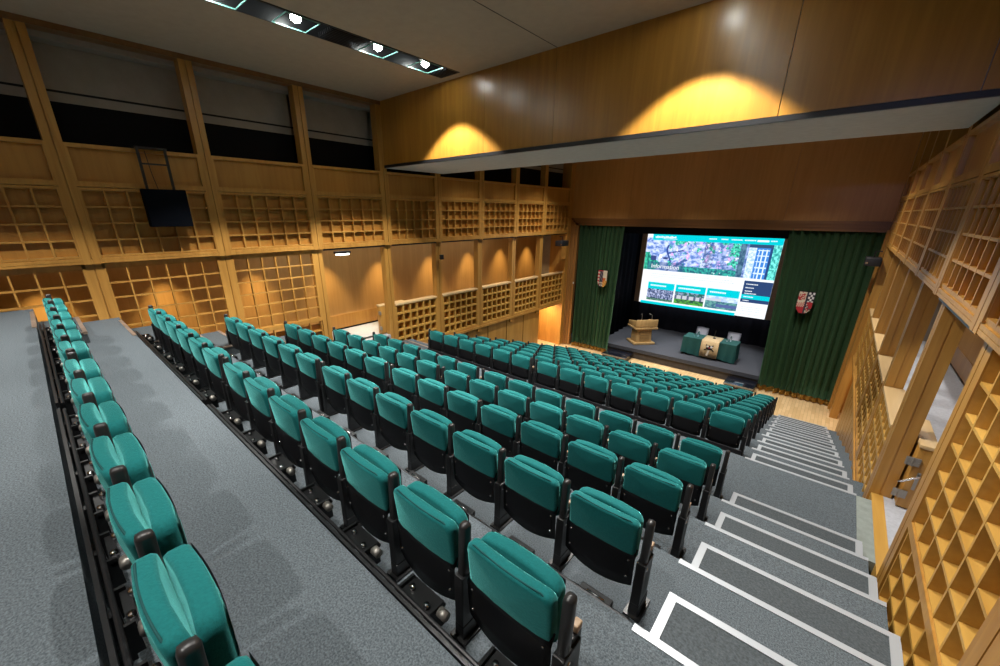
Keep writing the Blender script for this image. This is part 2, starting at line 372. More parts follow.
    # alcove beside the stage
    r = B(); bl(r, .07, 1.3, 14.08, 14.14, FLOOR, -3.85); bl(r, 1.25, 1.3, 14.1, 15.9, FLOOR, -3.85); bl(r, .07, 1.3, 15.85, 15.95, FLOOR, -3.85); r.out('alcove_lining', M['oak'], W)
    r = B(); bl(r, .03, 1.3, 14.1, 15.95, -3.9, -3.84); r.out('alcove_soffit', M['oakd'], W)
    # corridor outer wall
    yb = 16.0; ow = 1.55
    r = B()
    for k in range(9):
        a = -3.6+k*2.18; c = a+2.18
        bl(r, ow, ow+.05, a+.004, c-.004, -3.2, -.55)
    r.out('corridor_wall', wood('corridor_veneer', (.48, .25, .07), (.58, .32, .10), rough=.6, coat=0), W)
    r = B(); bl(r, ow+.02, ow+.05, -3.6, 16, -3.4, -3.2); r.out('shadow_gap', M['void'], W)
    r = B(); bl(r, ow-.012, ow, 4.5, 16, -3.26, -2.86); r.out('corridor_skirting', M['oakp'], W)
    r = B(); bl(r, 0.15, ow+.05, -3.6, 16, -.62, -.55); bl(r, .2, ow, 16.0, 16.05, -3.4, -.55); bl(r, .2, ow, -3.65, -3.6, -3.4, -.55); r.out('corridor_soffit', M['greywall'], W)
    r = B(); bl(r, .14, ow, 4.42, 4.5, -3.5, -3.05); r.out('corridor_step', M['carpetw'], W)
    for a, c in ends:
        if a > 4.4 and (L or a < 6): r = B(); bx(r, .03, .06, a+.12, c-.12, -.845, -.812); r.out('curtain_track', M['black'], W, label='thin black track under the rail')
    return W
side_wall(-1); side_wall(1)

# low gates at the cross aisle
def gate(side, lab):
    s = side; XX = XLl if s < 0 else XRl
    g = root('low_gate', XX+s*.28, 6.6, -3.31, lab, 'gate', 'low oak gates at the cross aisle')
    x0, x1 = XX+s*.225, XX+s*.36
    soften(B().box(min(x0, x1), max(x0, x1), 6.2, 7.07, -3.30, -2.50).out('gate_leaf', M['oak'], g), .006)
    soften(B().box(min(x0, x1)-.01, max(x0, x1)+.01, 6.19, 7.08, -2.50, -2.455).out('gate_cap', M['sill'], g), .006)
    for z in (-2.68, -3.12):
        xm = XX+s*.212
        h = B().box(xm-.06, xm+.06, 6.178, 6.195, z-.05, z+.05).tube([(xm, 6.178, z-.055), (xm, 6.178, z+.055)], .012)
        for dx in (-.05, .05):
            for dz in (-.03, 0, .03): h.tube([(xm+dx, 6.172, z+dz), (xm+dx, 6.18, z+dz)], .006, 6)
        h.out('hinge', M['steel'], g, label='dull steel hinge')
    if s > 0:
        B().box(1.235, 1.262, 6.182, 6.195, -3.03, -2.80).out('lock_plate', M['steel'], g)
        B().tube([(1.25, 6.19, -2.83), (1.25, 6.13, -2.83), (1.2, 6.12, -2.86), (1.13, 6.12, -2.93), (1.10, 6.12, -2.94)], .011).out('lever_handle', M['chrome'], g, smooth=True, label='chrome lever handle')
gate(1, 'low oak gate with chrome lever handle folded open at the right doorway')
gate(-1, 'low oak gate folded open behind the post of the left doorway')

# ------------------------------------------------------------------ ceiling strips with downlights
def strip(x0, x1, side):
    t = root('ceiling_vent', (x0+x1)/2, 2, CEIL, 'long black slotted ceiling channel on the %s holding the downlights' % side, 'ceiling vent', 'slotted ceiling channels')
    b = B(); b.box(x0, x0+.02, YB, 6.3, CEIL-.01, CEIL+.3); b.box(x1-.02, x1, YB, 6.3, CEIL-.01, CEIL+.3); b.box(x0, x1, YB, 6.3, CEIL+.28, CEIL+.3); b.box(x0, x1, 6.28, 6.3, CEIL-.01, CEIL+.3)
    b.out('channel', M['black'], t)
    for y0, y1 in ((3.75, 4.35), (6.02, 6.28), (.55, 1.1), (-1.4, -.9)):
        s = B()
        for k in range(9): x = x0+.04+k*(x1-x0-.08)/8; s.box(x-.006, x+.006, y0, y1, CEIL-.004, CEIL+.05)
        s.out('slats', M['blackp'], t)
def downlight(x, y, lab, power=150, angle=96, warm=WHITE):
    t = root('downlight', x, y, CEIL, lab, 'ceiling light', 'ceiling downlights')
    B().tube([(x, y, CEIL+.1), (x, y, CEIL+.27)], [.11, .07], 16).out('reflector', M['steel'], t, smooth=True)
    B().tube([(x, y, CEIL-.01), (x, y, CEIL+.02), (x, y, CEIL+.07), (x, y, CEIL+.1)], [.03, .07, .065, .03], 14).out('bulb', M['bulb'], t, smooth=True)
    B().box(x-.21, x+.21, y-.24, y-.233, CEIL-.02, CEIL-.005).box(x-.21, x+.21, y+.233, y+.24, CEIL-.02, CEIL-.005).box(x-.225, x-.218, y-.24, y+.24, CEIL-.02, CEIL-.005).box(x+.218, x+.225, y-.24, y+.24, CEIL-.02, CEIL-.005).out('glass_frame', M['frost'], t, label='green edged glass frame')
    lamp('SPOT', 'downlight_light', (x, y, CEIL-.04), power, warm, .05, angle, .22, (x, y, 0), parent=t)
strip(-6.72, -6.2, 'left'); strip(-2.12, -1.6, 'right')
yl = [5.66, 4.65, 3.30, 2.36, 0, -1.9]
names = ['nearest the timber beam', 'second from the timber beam', 'third from the timber beam', 'fourth from the timber beam', 'above the back row', 'behind the back row']
PW = 560
for xs, sd in ((-6.45, 'left'), (-1.85, 'right')):
    for y, n in zip(yl, names): downlight(xs, y, 'bright downlight in the %s ceiling channel, %s' % (sd, n), PW*(1.55 if y > 5.5 else 1 if xs < -4 else .62), 96 if y > 5.5 else 92 if xs < -4 else 88)
# lights over the lower seats and stage front, in the hidden ceiling beyond the beam
for i, x in enumerate((-7.3, -4.1, -.9)):
    for j, y in enumerate((9.4, 11.6, 13.4)):
        t = root('downlight', x, y, CEIL, 'ceiling downlight beyond the beam, %s row, %s' % (('front', 'middle', 'far')[j], ('left', 'centre', 'right')[i]), 'ceiling light', 'ceiling downlights')
        B().tube([(x, y, CEIL-.03), (x, y, CEIL+.05)], [.1, .08], 14).out('reflector', M['steel'], t)
        lamp('SPOT', 'downlight_light', (x, y, CEIL-.05), (560, 560, 1100)[j], WHITE, .08, 100, .8, (x, y, -4), parent=t)
for i, x in enumerate((-6.0, -3.1)):
    t = root('stage_light', x, 17.0, 1.2, 'black stage lantern above the %s' % ('lectern' if i == 0 else 'stage table'), 'stage light', 'stage lanterns')
    B().tube([(x, 17.0, 1.22), (x, 17.05, 1.5)], [.1, .07], 14).out('lantern_body', M['black'], t)
    lamp('SPOT', 'stage_light_beam', (x, 17.0, 1.18), 1100, (1, .97, .92), .06, 46, .6, (x, 17.5, -5), parent=t)
# corridor downlights grazing the outer walls
for s, XX in ((-1, XLl), (1, XRl)):
    for k, y in enumerate((-.1, 1.7, 3.5, 5.35, 7.15, 9.25, 11.2, 13.14, 15.07)):
        x = XX+s*1.10
        t = root('corridor_light', x, y, -.64, 'small corridor downlight %s, %s' % ('on the left' if s < 0 else 'on the right', ['beside the back row', 'beside the second row', 'beside the fourth row', 'above the doorway', 'at the first low lattice', 'at the second low lattice', 'at the third low lattice', 'at the fourth low lattice', 'nearest the stage'][k]), 'light', 'corridor downlights')
        B().tube([(x, y, -.67), (x, y, -.62)], .05, 12).out('trim_ring', M['steel'], t)
        lamp('SPOT', 'corridor_light_light', (x, y, -.68), 300 if s < 0 else 80, (1, .74, .36) if s < 0 else (1, .93, .85), .02, 66, .9, (x, y, -3), parent=t)
    lamp('AREA', 'corridor_cool_area', (XX+s*.9, 8, -.66), 18, (.85, .9, 1), aim=(XX+s*.9, 8, -3), sx=.6, sy=9)  # cool area lamp under each corridor soffit, facing down
lamp('AREA', 'alcove_light', (XLl-.6, 15, -3.93), 70, WARM, aim=(XLl-.6, 15, -6), sx=.3, sy=1)
lamp('AREA', 'alcove_light', (XRl+.6, 15, -3.93), 12, WARM, aim=(XRl+.6, 15, -6), sx=.3, sy=1)
t = root('projector', .1, -3.2, 1.2, 'unseen white projector added high on the wall behind the back row', 'projector')  # unseen projector, added with its spot to lay a bluish sheen on the right wall
soften(B().box(-.15, .35, -3.5, -3.0, 1.2, 1.45).out('projector_body', M['white'], t), .02)
B().tube([(.1, -3.0, 1.33), (.1, -2.95, 1.33)], .06, 14).out('projector_lens', M['dark'], t)
B().tube([(.1, -3.3, 1.45), (.1, -3.3, 2.52)], .03, 10).out('ceiling_mount', M['steel'], t)
lamp('SPOT', 'added_sheen_light', (.1, -2.92, 1.33), 160, (.45, .5, 1), .05, 34, .8, (.9, 5.4, -.5), parent=t)
# emergency light over the left doorway
t = root('emergency_light', -9.07, 5.05, -.93, 'small lit emergency light under the rail of the left doorway', 'emergency light')
B().box(-9.12, -8.98, 4.86, 5.24, -.93, -.88).out('casing', M['black'], t)
B().box(-9.10, -9.0, 4.9, 5.2, -.965, -.931).out('lamp_lens', M['lens'], t, label='glowing white lens')
lamp('POINT', 'emergency_light_light', (-9.05, 5.05, -1.02), 8, (.95, 1, .85), .04, parent=t)

# ------------------------------------------------------------------ stage
ST = -5.47
stg = root('floor_stage', -4.1, 18, FLOOR, 'low dark stage platform with grey carpet', kind='structure')
B().box(-8.9, .95, 16.32, 20.9, FLOOR+.3, ST).out('stage_top', M['stagec'], stg)
B().box(-8.9, .95, 16.36, 20.9, FLOOR, ST-.03).out('stage_front', M['stagef'], stg)
wb = root('wall_stage_back', -4.1, 20.4, FLOOR, 'black drapes and dark walls around the stage', kind='structure')
P = [[(x, 20.35+.05*math.sin(x*9)+.02*math.sin(x*23), z) for z in (ST, -3, -.3, CEIL-.5)] for x in np.linspace(-8.9, .95, 160)]
b = B(); b.grid(P); b.box(-9, 1, 20.5, 20.6, FLOOR, 2); b.out('back_drape', M['drape'], wb, smooth=True)
b = B(); b.box(-9.0, -8.95, 16.3, 20.6, FLOOR, 2); b.box(.95, 1.0, 16.3, 20.6, FLOOR, 2); b.box(-9, 1, 16.3, 20.6, 1.9, 2); b.out('side_drape', M['drape'], wb)
P = [[(-7.35+.04*math.sin(y*11)-.4*(y-17)*.1, y, z) for z in (ST, -3, .2)] for y in np.linspace(17.3, 20.2, 60)]
b = B(); F = b.grid(P); bmesh.ops.solidify(b.bm, geom=F, thickness=.02); b.out('wing_drape', M['drape'], wb, smooth=True)
b = B(); b.box(-8.8, .95, 16.6, 16.64, -.75, .4); b.out('pelmet', M['drape'], wb)

def curtain(x0, x1, yc, ztop, zbot, folds, name, lab, amp=.095):
    t = root(name, (x0[0]+x1[0])/2, yc, zbot, lab, 'curtain', 'green stage curtains')
    def pt(u, v, zz):
        a = amp*(1+.3*math.sin(u*5+1)); ph = u*folds*2*math.pi+.5*math.sin(u*17)
        xt = x0[0]+(x1[0]-x0[0])*u; xb = x0[1]+(x1[1]-x0[1])*u
        return (xt+(xb-xt)*v+.03*math.sin(ph*2+1), yc+a*(.55+.45*v)*(math.sin(ph)+.45*math.sin(2*ph+.7+u*6)), zz)
    n = folds*12; rows = 14
    P = [[pt(i/n, j/rows, ztop+(zbot+.17-ztop)*j/rows) for j in range(rows+1)] for i in range(n+1)]
    b = B(); F = b.grid(P); bmesh.ops.solidify(b.bm, geom=F, thickness=.02); b.out('curtain_cloth', M['green'], t, smooth=True)
    P = [[(lambda q: (q[0], q[1]-.02, q[2]))(pt(i/n, 1, z)) for z in (zbot+.19, zbot+.09, zbot+.012+.02*abs(math.sin(i*.35)))] for i in range(n+1)]
    b = B(); F = b.grid(P); bmesh.ops.solidify(b.bm, geom=F, thickness=.03); b.out('fringe', M['fringe'], t, smooth=True, label='ochre fringe along the hem')
    return t
curtain((-8.78, -8.68), (-6.74, -6.86), 16.2, -.40, FLOOR+.01, 10, 'stage_curtain', 'floor length green velvet curtain on the left of the stage')
curtain((-1.42, -1.20), (.80, .84), 16.2, -.40, FLOOR+.01, 11, 'stage_curtain', 'floor length green velvet curtain on the right of the stage')

def shield(x, z, w, h, lab, pal):
    t = root('heraldic_shield', x, 16.05, z, lab, 'shield', 'heraldic shields on the stage curtains')
    def half(v): return 1 if v > .45 else math.sqrt(max(0, 1-((.45-v)/.45)**2))*.98+.02
    out = [(-.5, 1), (.5, 1)]+[(.5*half(v), v) for v in (.8, .6, .45, .35, .25, .15, .07, .02)]+[(0, 0)]+[(-.5*half(v), v) for v in (.02, .07, .15, .25, .35, .45, .6, .8)]
    b = B().prism([(x+u*w, z+v*h) for u, v in out], 1, 16.0, 16.04); b.out('shield_board', M['void'], t)
    nx, nz = 16, 20; b = B(); cols = []
    for i in range(nx):
        for j in range(nz):
            u0, u1, v0, v1 = -.46+.92*i/nx, -.46+.92*(i+1)/nx, .03+.94*j/nz, .03+.94*(j+1)/nz
            uc, vc = (u0+u1)/2, (v0+v1)/2
            if abs(uc) > .47*half(vc): continue
            vs = [b.bm.verts.new((x+a*w, 15.995, z+c*h)) for a, c in ((u0, v0), (u1, v0), (u1, v1), (u0, v1))]
            b.bm.faces.new(vs); cols.append(pal(uc, vc, i, j))
    b.out('painted_arms', M['fc'], t, colors=cols)
red, cream, dk, gold = (.42, .02, .03), (.62, .55, .42), (.03, .03, .05), (.6, .36, .07)
def palL(u, v, i, j):
    if u < -.28: return red if (j//2) % 2 else cream
    if u < .05: return (red if v > .9 else (dk if (i+j) % 5 else (.25, .2, .22))) if v > .35 else (cream if (i*j) % 3 else dk)
    if v > .55 or u > .35 and v > .4: return cream
    return (.55, .1, .02) if (u-v) < -.2 or (i+j) % 4 == 0 else gold
def palR(u, v, i, j):
    q = ((i*7+j*13+i*j*3) % 10)
    if u < 0 and v > .5: return red if (math.hypot(u+.25, (v-.75)*1.3) < .2 and q < 7) or q > 8 else cream
    if u < 0: return red if (i+j) % 2 or v < .3 else cream
    if u < .12: return dk
    if v > .55: return dk if (i//2+j//2) % 2 else (.7, .7, .7)
    return red if (u+v) > .62 or q < 3 else (cream if q < 7 else dk)
shield(-7.38, -2.98, .44, .74, 'small painted shield on the left green curtain, quartered red, black and gold', palL)
shield(-.52, -3.0, .42, .72, 'small red and white painted shield on the right green curtain', palR)

# projection screen with the projected web page
YP = 19.9
sx0, sx1, sz0, sz1 = -7.10, -1.80, -4.17, -.875
scr = root('projection_screen', (sx0+sx1)/2, YP, sz0, 'large projection screen showing a lit web page above the stage', 'projection screen')
b = B(); b.box(sx0-.26, sx0-.02, YP, YP+.06, sz0-.0, sz1+.12); b.box(sx1+.02, sx1+.26, YP, YP+.06, sz0, sz1+.12); b.box(sx0-.26, sx1+.26, YP, YP+.06, sz1+.0, sz1+.16)
b.out('screen_border', plain('taupe_screen_border', (.50, .38, .30), .8), scr)
ES = 1.0
white = glow('projected_white', (.93, .97, 1.0), 1.15); cyan = glow('projected_cyan', (.0, .66, .76), 1.1); navy = glow('projected_navy', (.03, .07, .2), 1.0)
palec = glow('projected_grey_lettering', (.72, .78, .85), 1.0); pgreen = glow('projected_green', (0, .45, .42), 1.0)
B().box(sx0, sx1, YP, YP+.03, sz0, sz1).out('screen_surface', white, scr)
B().box(-7.02, -2.9, YP-.003, YP, -4.19, -4.07).out('page_footer', cyan, scr, label='cyan bar at the foot of the page')
def picture(x0, x1, z0, z1, nx, nz, fn, name, lab=None, y=YP-.004):
    b = B(); cols = []
    V = [[b.bm.verts.new((x0+(x1-x0)*i/nx, y, z0+(z1-z0)*j/nz)) for j in range(nz+1)] for i in range(nx+1)]
    for i in range(nx):
        for j in range(nz):
            b.bm.faces.new((V[i][j], V[i+1][j], V[i+1][j+1], V[i][j+1])); cols.append(fn((i+.5)/nx, (j+.5)/nz))
    return b.out(name, M['pic'], scr, colors=cols, label=lab)
from mathutils import noise as mn
def N(u, v, f, o=0): return 1.25*mn.fractal(Vector((u*f*1.5, v*f*1.1, o)), .7, 2.0, 5)
def mix(a, c, t): t = max(0, min(1, t)); return tuple(p+(q-p)*t for p, q in zip(a, c))
def banner(u, v):
    x = u*5.4; z = v*1.65
    c = mix((.10, .20, .55), (.62, .72, 1.0), .5+.9*N(x, z*1.6, 3.2))            # pale stone wall
    if u > .58: c = mix((.08, .16, .40), (.42, .52, .85), .45+.9*N(x, z*1.6, 4, 3))
    if u < .09+.05*math.sin(v*9) and v < .55: c = mix((.01, .15, .12), (.05, .55, .35), .5+N(x, z, 6, 5))
    tr = .205+.02*math.sin(v*7)                                                   # tree trunk and boughs
    if abs(u-tr) < .008 and v < .8 or abs(v-(.55+.9*(u-.2))) < .02 and .2 < u < .33: c = (.03, .07, .28)
    if .05 < u < .1 and .3 < v < .45 or .16 < u < .2 and .36 < v < .42: c = (.04, .06, .2)
    if .125 < u < .15 and .38 < v < .5: c = (.95, .97, 1)
    if .26 < u < .36 and abs(v-.3+.1*math.sin(u*30)) < .05: c = (.07, .12, .35)
    if v < .18 and .3 < u < .75: c = mix((.02, .10, .16), (.04, .42, .35), .5+1.2*N(x, z, 7, 2))
    g = N(x, z, 2, 9)*.8+.25*math.sin(u*9.5+.4)+(v-.62)*.8
    if .2 < u < .74 and v > .15 and g > .30: c = mix((.01, .16, .14), (.1, .75, .52), .5+N(x, z, 9, 4))
    if .2 < u < .72 and v > .2 and N(x, z, 4, 12) > .62: c = (.72, .42, .85)
    if .2 < u < .74 and N(x, z, 3.5, 22) > .8: c = (.9, .85, 1)
    if u > .48 and u < .56 and v > .2: c = mix(c, (.02, .05, .14), .6 if N(x, z, 5, 31) > -.1 else .1)
    if .735 < u < .775: c = mix((.03, .08, .16), (.10, .22, .32), .5+N(x, z, 5))
    if .79 < u < .95:                                                             # leaded window at the right
        c = (.05, .22, .62)
        if u < .845: c = mix((.35, .55, .85), (.75, .85, 1), .5+N(x, z, 8))
        for k in (.862, .885, .912): 
            if abs(u-k) < .0035 and v < .8: c = (.75, .85, 1)
        for k in (.15, .31, .47, .63, .78):
            if abs(v-k) < .016 and u > .85 and u < .93: c = (.6, .75, 1)
        if u > .93: c = (.02, .06, .2)
        if v > .84: c = (.03, .07, .16)
    if v < .26 and .03 < u < .34: c = mix(c, (.03, .07, .2), .6)
    if u >= .95: c = mix((.02, .3, .3), (.2, .85, .75), .5+N(x, z, 7, 44))
    return c
picture(sx0, sx1, -2.54, -1.06, 250, 76, banner, 'banner_picture', 'photograph of a stone wall with climbing roses and a window')
B().box(-6.85, sx1, YP-.008, YP, -1.16, -.87).out('header_bar', cyan, scr, label='cyan header bar')
text('Information', .27, -6.75, YP-.01, -2.44, white, scr)
b = B()
for k, (x, wd) in enumerate(((-6.74, .34), (-6.36, .52))):
    xx = x
    while xx < x+wd: q = .02+.03*random.random(); b.box(xx, xx+q, YP-.012, YP-.008, -1.06+.01*math.sin(xx*20), -.98+.015*math.sin(xx*31)); xx += q+.012
b.box(-6.36, -5.75, YP-.012, YP-.008, -1.10, -1.085); b.out('logo_lettering', white, scr, label='small white logo lettering, too blurred to read')
b = B()
for x, wd in ((-4.45, .30), (-3.98, .24), (-3.6, .35), (-3.12, .38), (-2.22, .2)):
    xx = x
    while xx < x+wd: q = .02+.03*random.random(); b.box(xx, xx+q, YP-.012, YP-.008, -1.035, -.995); xx += q+.012
b.box(-2.68, -2.28, YP-.012, YP-.008, -1.06, -.99); b.out('menu_lettering', white, scr, label='row of small white menu words')
b = B()
for zz, x1_ in ((-2.72, -3.3), (-2.82, -3.2), (-2.9, -6.2)):
    xx = -6.7
    while xx < x1_: q = .03+.06*random.random(); b.box(xx, xx+q, YP-.004, YP-.0005, zz-.016, zz+.016); xx += q+.03
b.out('page_text', palec, scr, label='faint grey lines of page text')
def tile1(u, v):
    c = mix((.10, .14, .28), (.45, .5, .72), .5+N(u*1.4, v, 4, 60))
    if N(u*1.4, v, 9, 61) > .15: c = (.03, .05, .12)
    if v < .2: c = mix((.04, .08, .08), (.12, .3, .2), .5+N(u, v, 9))
    return c
def tile2(u, v):
    c = mix((.1, .16, .3), (.3, .36, .5), .5+N(u, v, 5, 70))
    if v > .7 and N(u, v, 7, 71) > -.1: c = (.03, .12, .1)
    if .4 < v < .72: c = (.5, .52, .58) if (int(u*14) % 3) else (.1, .12, .2)
    if v < .42: c = mix((.02, .07, .05), (.1, .4, .05), .4+N(u, v, 6)+(.25-v)*1.5)
    return c
def tile3(u, v):
    c = mix((.35, .5, .8), (.65, .78, 1), .5+N(u, v, 3, 80))
    if v < .6: c = mix((.04, .12, .2), (.15, .4, .35), .5+N(u, v, 6, 81))
    if .15 < v < .4 and u > .35: c = (.08, .12, .3)
    if .6 < v < .8 and u < .5: c = (.5, .55, .65)
    return c
for k, (x0, x1, fn, nm) in enumerate(((-6.76, -5.54, tile1, 'stonework'), (-5.47, -4.20, tile2, 'a building across a lawn'), (-4.14, -2.88, tile3, 'a street with a parked car'))):
    picture(x0, x1, -4.0, -3.44, 40, 20, fn, 'tile_picture', 'small picture of '+nm)
    B().box(x0, x1, YP-.006, YP, -3.44, -3.12).out('tile_heading', cyan, scr, label='cyan tile heading')
    b = B(); xx = x0+.12
    while xx < x0+(.85, 1.05, .72)[k]: q = .03+.04*random.random(); b.box(xx, xx+q, YP-.01, YP-.006, -3.30, -3.24); xx += q+.014
    b.out('heading_lettering', white, scr, label='white heading word')
B().box(-2.81, sx1, YP-.006, YP, -3.55, -2.64).out('menu_panel', navy, scr, label='navy menu panel')
B().box(-2.81, sx1, YP-.009, YP-.006, -3.40, -3.22).out('menu_highlight', cyan, scr)
b = B()
for zz, wd in ((-2.78, .4), (-2.93, .3), (-3.07, .25), (-3.17, .4), (-3.31, .35), (-3.47, .2)):
    xx = -2.72
    while xx < -2.72+wd: q = .02+.03*random.random(); b.box(xx, xx+q, YP-.012, YP-.009, zz-.018, zz+.018); xx += q+.012
b.out('menu_lettering', white, scr)
b = B()
for zz in (-3.75, -3.83, -3.92, -4.05):
    xx = -2.72
    while xx < -1.95: q = .03+.05*random.random(); b.box(xx, xx+q, YP-.004, YP-.0005, zz-.014, zz+.014); xx += q+.02
b.out('page_text', palec, scr)

# lectern
lx, ly = -5.90, 17.42
RZ = Matrix.Translation((lx, ly, ST)) @ Matrix.Rotation(R(47), 4, 'Z')
t = root('lectern', lx, ly, ST, 'light oak lectern on the left of the stage', 'lectern')
soften(B().box(-.48, .48, -.39, .39, 0, .09).rot(RZ).out('base', M['lect'], t), .012)
soften(B().prism([(-.29, .09), (.29, .09), (.24, .70), (-.24, .70)], 0, -.34, .34).rot(RZ).out('pedestal', M['lect'], t), .008)
b = B()
for k in range(4): b.box(-.22, .22, -.30, -.26, .14+.135*k, .26+.135*k)
b.rot(RZ).out('front_panel', wood('lectern_panel', (.40, .23, .08), (.50, .32, .13), axis=0), t)
b = B()
for k in range(4): b.box(-.352, -.33, -.20, .20, .14+.135*k, .26+.135*k)
b.rot(RZ).out('side_panel', M['lect'], t)
soften(B().box(-.50, .50, -.41, .40, .70, .78).rot(RZ).out('desk_board', M['lect'], t), .01)
b = B().box(-.48, .48, -.39, -.35, .80, 1.13).prism([(-.35, .80), (.38, .80), (.38, .96), (-.35, 1.10)], 0, -.48, -.44).prism([(-.35, .80), (.38, .80), (.38, .96), (-.35, 1.10)], 0, .44, .48).prism([(-.35, .80), (.38, .80), (.38, .90), (-.35, 1.02)], 0, -.44, .44)
soften(b.rot(RZ).out('desk_top', M['lect'], t), .008)
for i, u in enumerate((-.24, .22)):
    b = B().tube([(u, -.30, 1.02), (u, -.30, 1.2), (u, -.28, 1.32), (u-(.0 if i == 0 else .12), -.24, 1.38)], [.02, .008, .007, .011], 8).rot(RZ)
    tag(b.out('gooseneck_microphone', M['steel'], smooth=True), 'thin gooseneck microphone on the lectern, %s one' % ('left' if i == 0 else 'right'), 'microphone', 'microphones on the stage')

# table, cloth, runner
TT = ST+.74
t = root('conference_table', -3.13, 17.42, ST, 'long table on stage mostly hidden under a green cloth', 'table')
B().box(-4.03, -2.22, 17.08, 17.76, TT-.03, TT).out('table_top', M['lect'], t)
for x in (-3.95, -2.30):
    for y in (17.16, 17.68): B().tube([(x, y, ST), (x, y, TT-.03)], .022, 8).out('leg', M['black'], t)
def drape(x0, x1, y0, y1, zt, zb, amp, seed):
    b = B(); per = []
    n = 26
    for (ax, ay), (cx, cy), m in (((x0, y0), (x1, y0), n*2), ((x1, y0), (x1, y1), n), ((x1, y1), (x0, y1), n*2), ((x0, y1), (x0, y0), n)):
        for k in range(m):
            u = k/m; nx_, ny_ = (cy-ay), -(cx-ax); l = math.hypot(nx_, ny_)
            per.append((ax+(cx-ax)*u, ay+(cy-ay)*u, nx_/l, ny_/l, u))
    rows = []
    for v in (0, .08, .3, .6, 1):
        r = []
        for i, (px, py, a, c, u) in enumerate(per):
            f = (amp*math.sin(i*.75+seed)+.5*amp*math.sin(i*.31))*v**.8+.03*v
            dz = .03*math.sin(i*.2+seed) if v == 1 else 0
            r.append((px+a*f, py+c*f, zt+(zb-zt)*v+dz-(0 if v else 0)))
        rows.append(r)
    V = [[b.bm.verts.new(p) for p in r] for r in rows]; m = len(per)
    for A, D in zip(V, V[1:]):
        for k in range(m): b.bm.faces.new((A[k], A[(k+1) % m], D[(k+1) % m], D[k]))
    b.bm.faces.new(V[0])
    return b
tag(drape(-4.08, -2.17, 17.03, 17.80, TT+.008, ST+.07, .022, 1).out('tablecloth', M['cloth'], smooth=False), 'bottle green cloth draped over the stage table', 'tablecloth')
b = B(); P = []
prof = [(17.78, TT+.018), (17.4, TT+.018), (17.03, TT+.018), (16.985, TT-.02), (16.95, TT-.3), (16.93, ST+.1)]
for i in range(13):
    u = i/12; x = -3.37+.62*u; P.append([(x+(.02*math.sin(u*9) if j > 3 else 0), y+(.012*math.sin(i*1.4) if j > 2 else 0), z) for j, (y, z) in enumerate(prof)])
F = b.grid(P); bmesh.ops.recalc_face_normals(b.bm, faces=F); bmesh.ops.solidify(b.bm, geom=F, thickness=.004)
rn = tag(b.out('table_runner', M['runner'], smooth=True), 'gold cloth runner with a dark emblem over the middle of the stage table', 'table runner')
ex, ez, ey = -3.05, TT-.24, 16.915
def blob(pts, m, nm, y=ey): B().prism([(ex+u, ez+v) for u, v in pts], 1, y, y+.008).out(nm, m, rn)
sh = lambda cx, cy, r, k=10, sq=1: [(cx+r*math.cos(a*2*math.pi/k), cy+sq*r*math.sin(a*2*math.pi/k)) for a in range(k)]
blob(sh(0, .0, .11, 12, .9), M['void'], 'emblem_patch'); blob(sh(-.06, .05, .04), M['white'], 'emblem_patch', ey-.004); blob(sh(.07, .04, .045), M['white'], 'emblem_patch', ey-.004)
blob(sh(0, .0, .03), plain('emblem_red', (.3, .02, .05), .7), 'emblem_patch', ey-.006)
blob([(-.12, .13), (-.14, .09), (.16, -.14), (.18, -.1)], M['void'], 'emblem_patch', ey+.004); blob([(.12, .13), (.14, .09), (-.16, -.14), (-.18, -.1)], M['void'], 'emblem_patch', ey+.004)
blob([(-.03, -.1), (.03, -.1), (-.02, -.34), (-.08, -.33)], plain('emblem_cream', (.7, .65, .55), .7), 'emblem_patch', ey-.002)
for x, lab in ((-3.70, 'light grey stage chair behind the left half of the green table'), (-2.52, 'light grey stage chair behind the right half of the green table')):
    t = root('stage_chair', x, 18.15, ST, lab, 'chair', 'light grey chairs behind the stage table')
    P = [[(x-.23+.46*i/8, 18.33-.05*math.cos((i/8-.5)*math.pi)*-1+.12*v, ST+.50+.40*v) for v in (0, .25, .5, .75, 1)] for i in range(9)]
    b = B(); F = b.grid(P); bmesh.ops.solidify(b.bm, geom=F, thickness=.03); b.out('backrest', M['greych'], t, smooth=True)
    soften(B().box(x-.23, x+.23, 17.93, 18.36, ST+.43, ST+.47).out('seat', M['greych'], t), .015)
    for dx in (-.2, .2):
        for yy, y2 in ((17.95, 17.92), (18.33, 18.4)): B().tube([(x+dx, yy, ST+.44), (x+dx, y2, ST)], .011, 8).out('leg', M['chrome'], t)
        B().tube([(x+dx, 18.33, ST+.44), (x+dx, 18.36, ST+.6)], .011, 8).out('back_support', M['chrome'], t)
def bottle(x, y, lab):
    t = root('water_bottle', x, y, TT+.008, lab, 'bottle', 'water bottles on the stage table')
    B().tube([(x, y, TT+.008), (x, y, TT+.16), (x, y, TT+.21), (x, y, TT+.25)], [.036, .036, .014, .013], 12).out('bottle_body', M['glass'], t, smooth=True)
    B().tube([(x, y, TT+.25), (x, y, TT+.275)], .016, 10).out('cap', M['white'], t)
def tumbler(x, y, lab):
    tag(B().tube([(x, y, TT+.008), (x, y, TT+.11)], [.028, .034], 12).out('drinking_glass', M['glass'], smooth=True), lab, 'glass', 'drinking glasses on the stage table')
bottle(-3.62, 17.42, 'clear water bottle on the left half of the green table'); tumbler(-3.75, 17.38, 'small drinking glass left of the left water bottle')
bottle(-2.48, 17.5, 'clear water bottle on the right half of the green table'); tumbler(-2.58, 17.42, 'small drinking glass left of the right water bottle')
mb = root('table_microphone', -3.05, 17.5, TT+.02, 'black table microphone with slim stem on the gold runner', 'microphone')
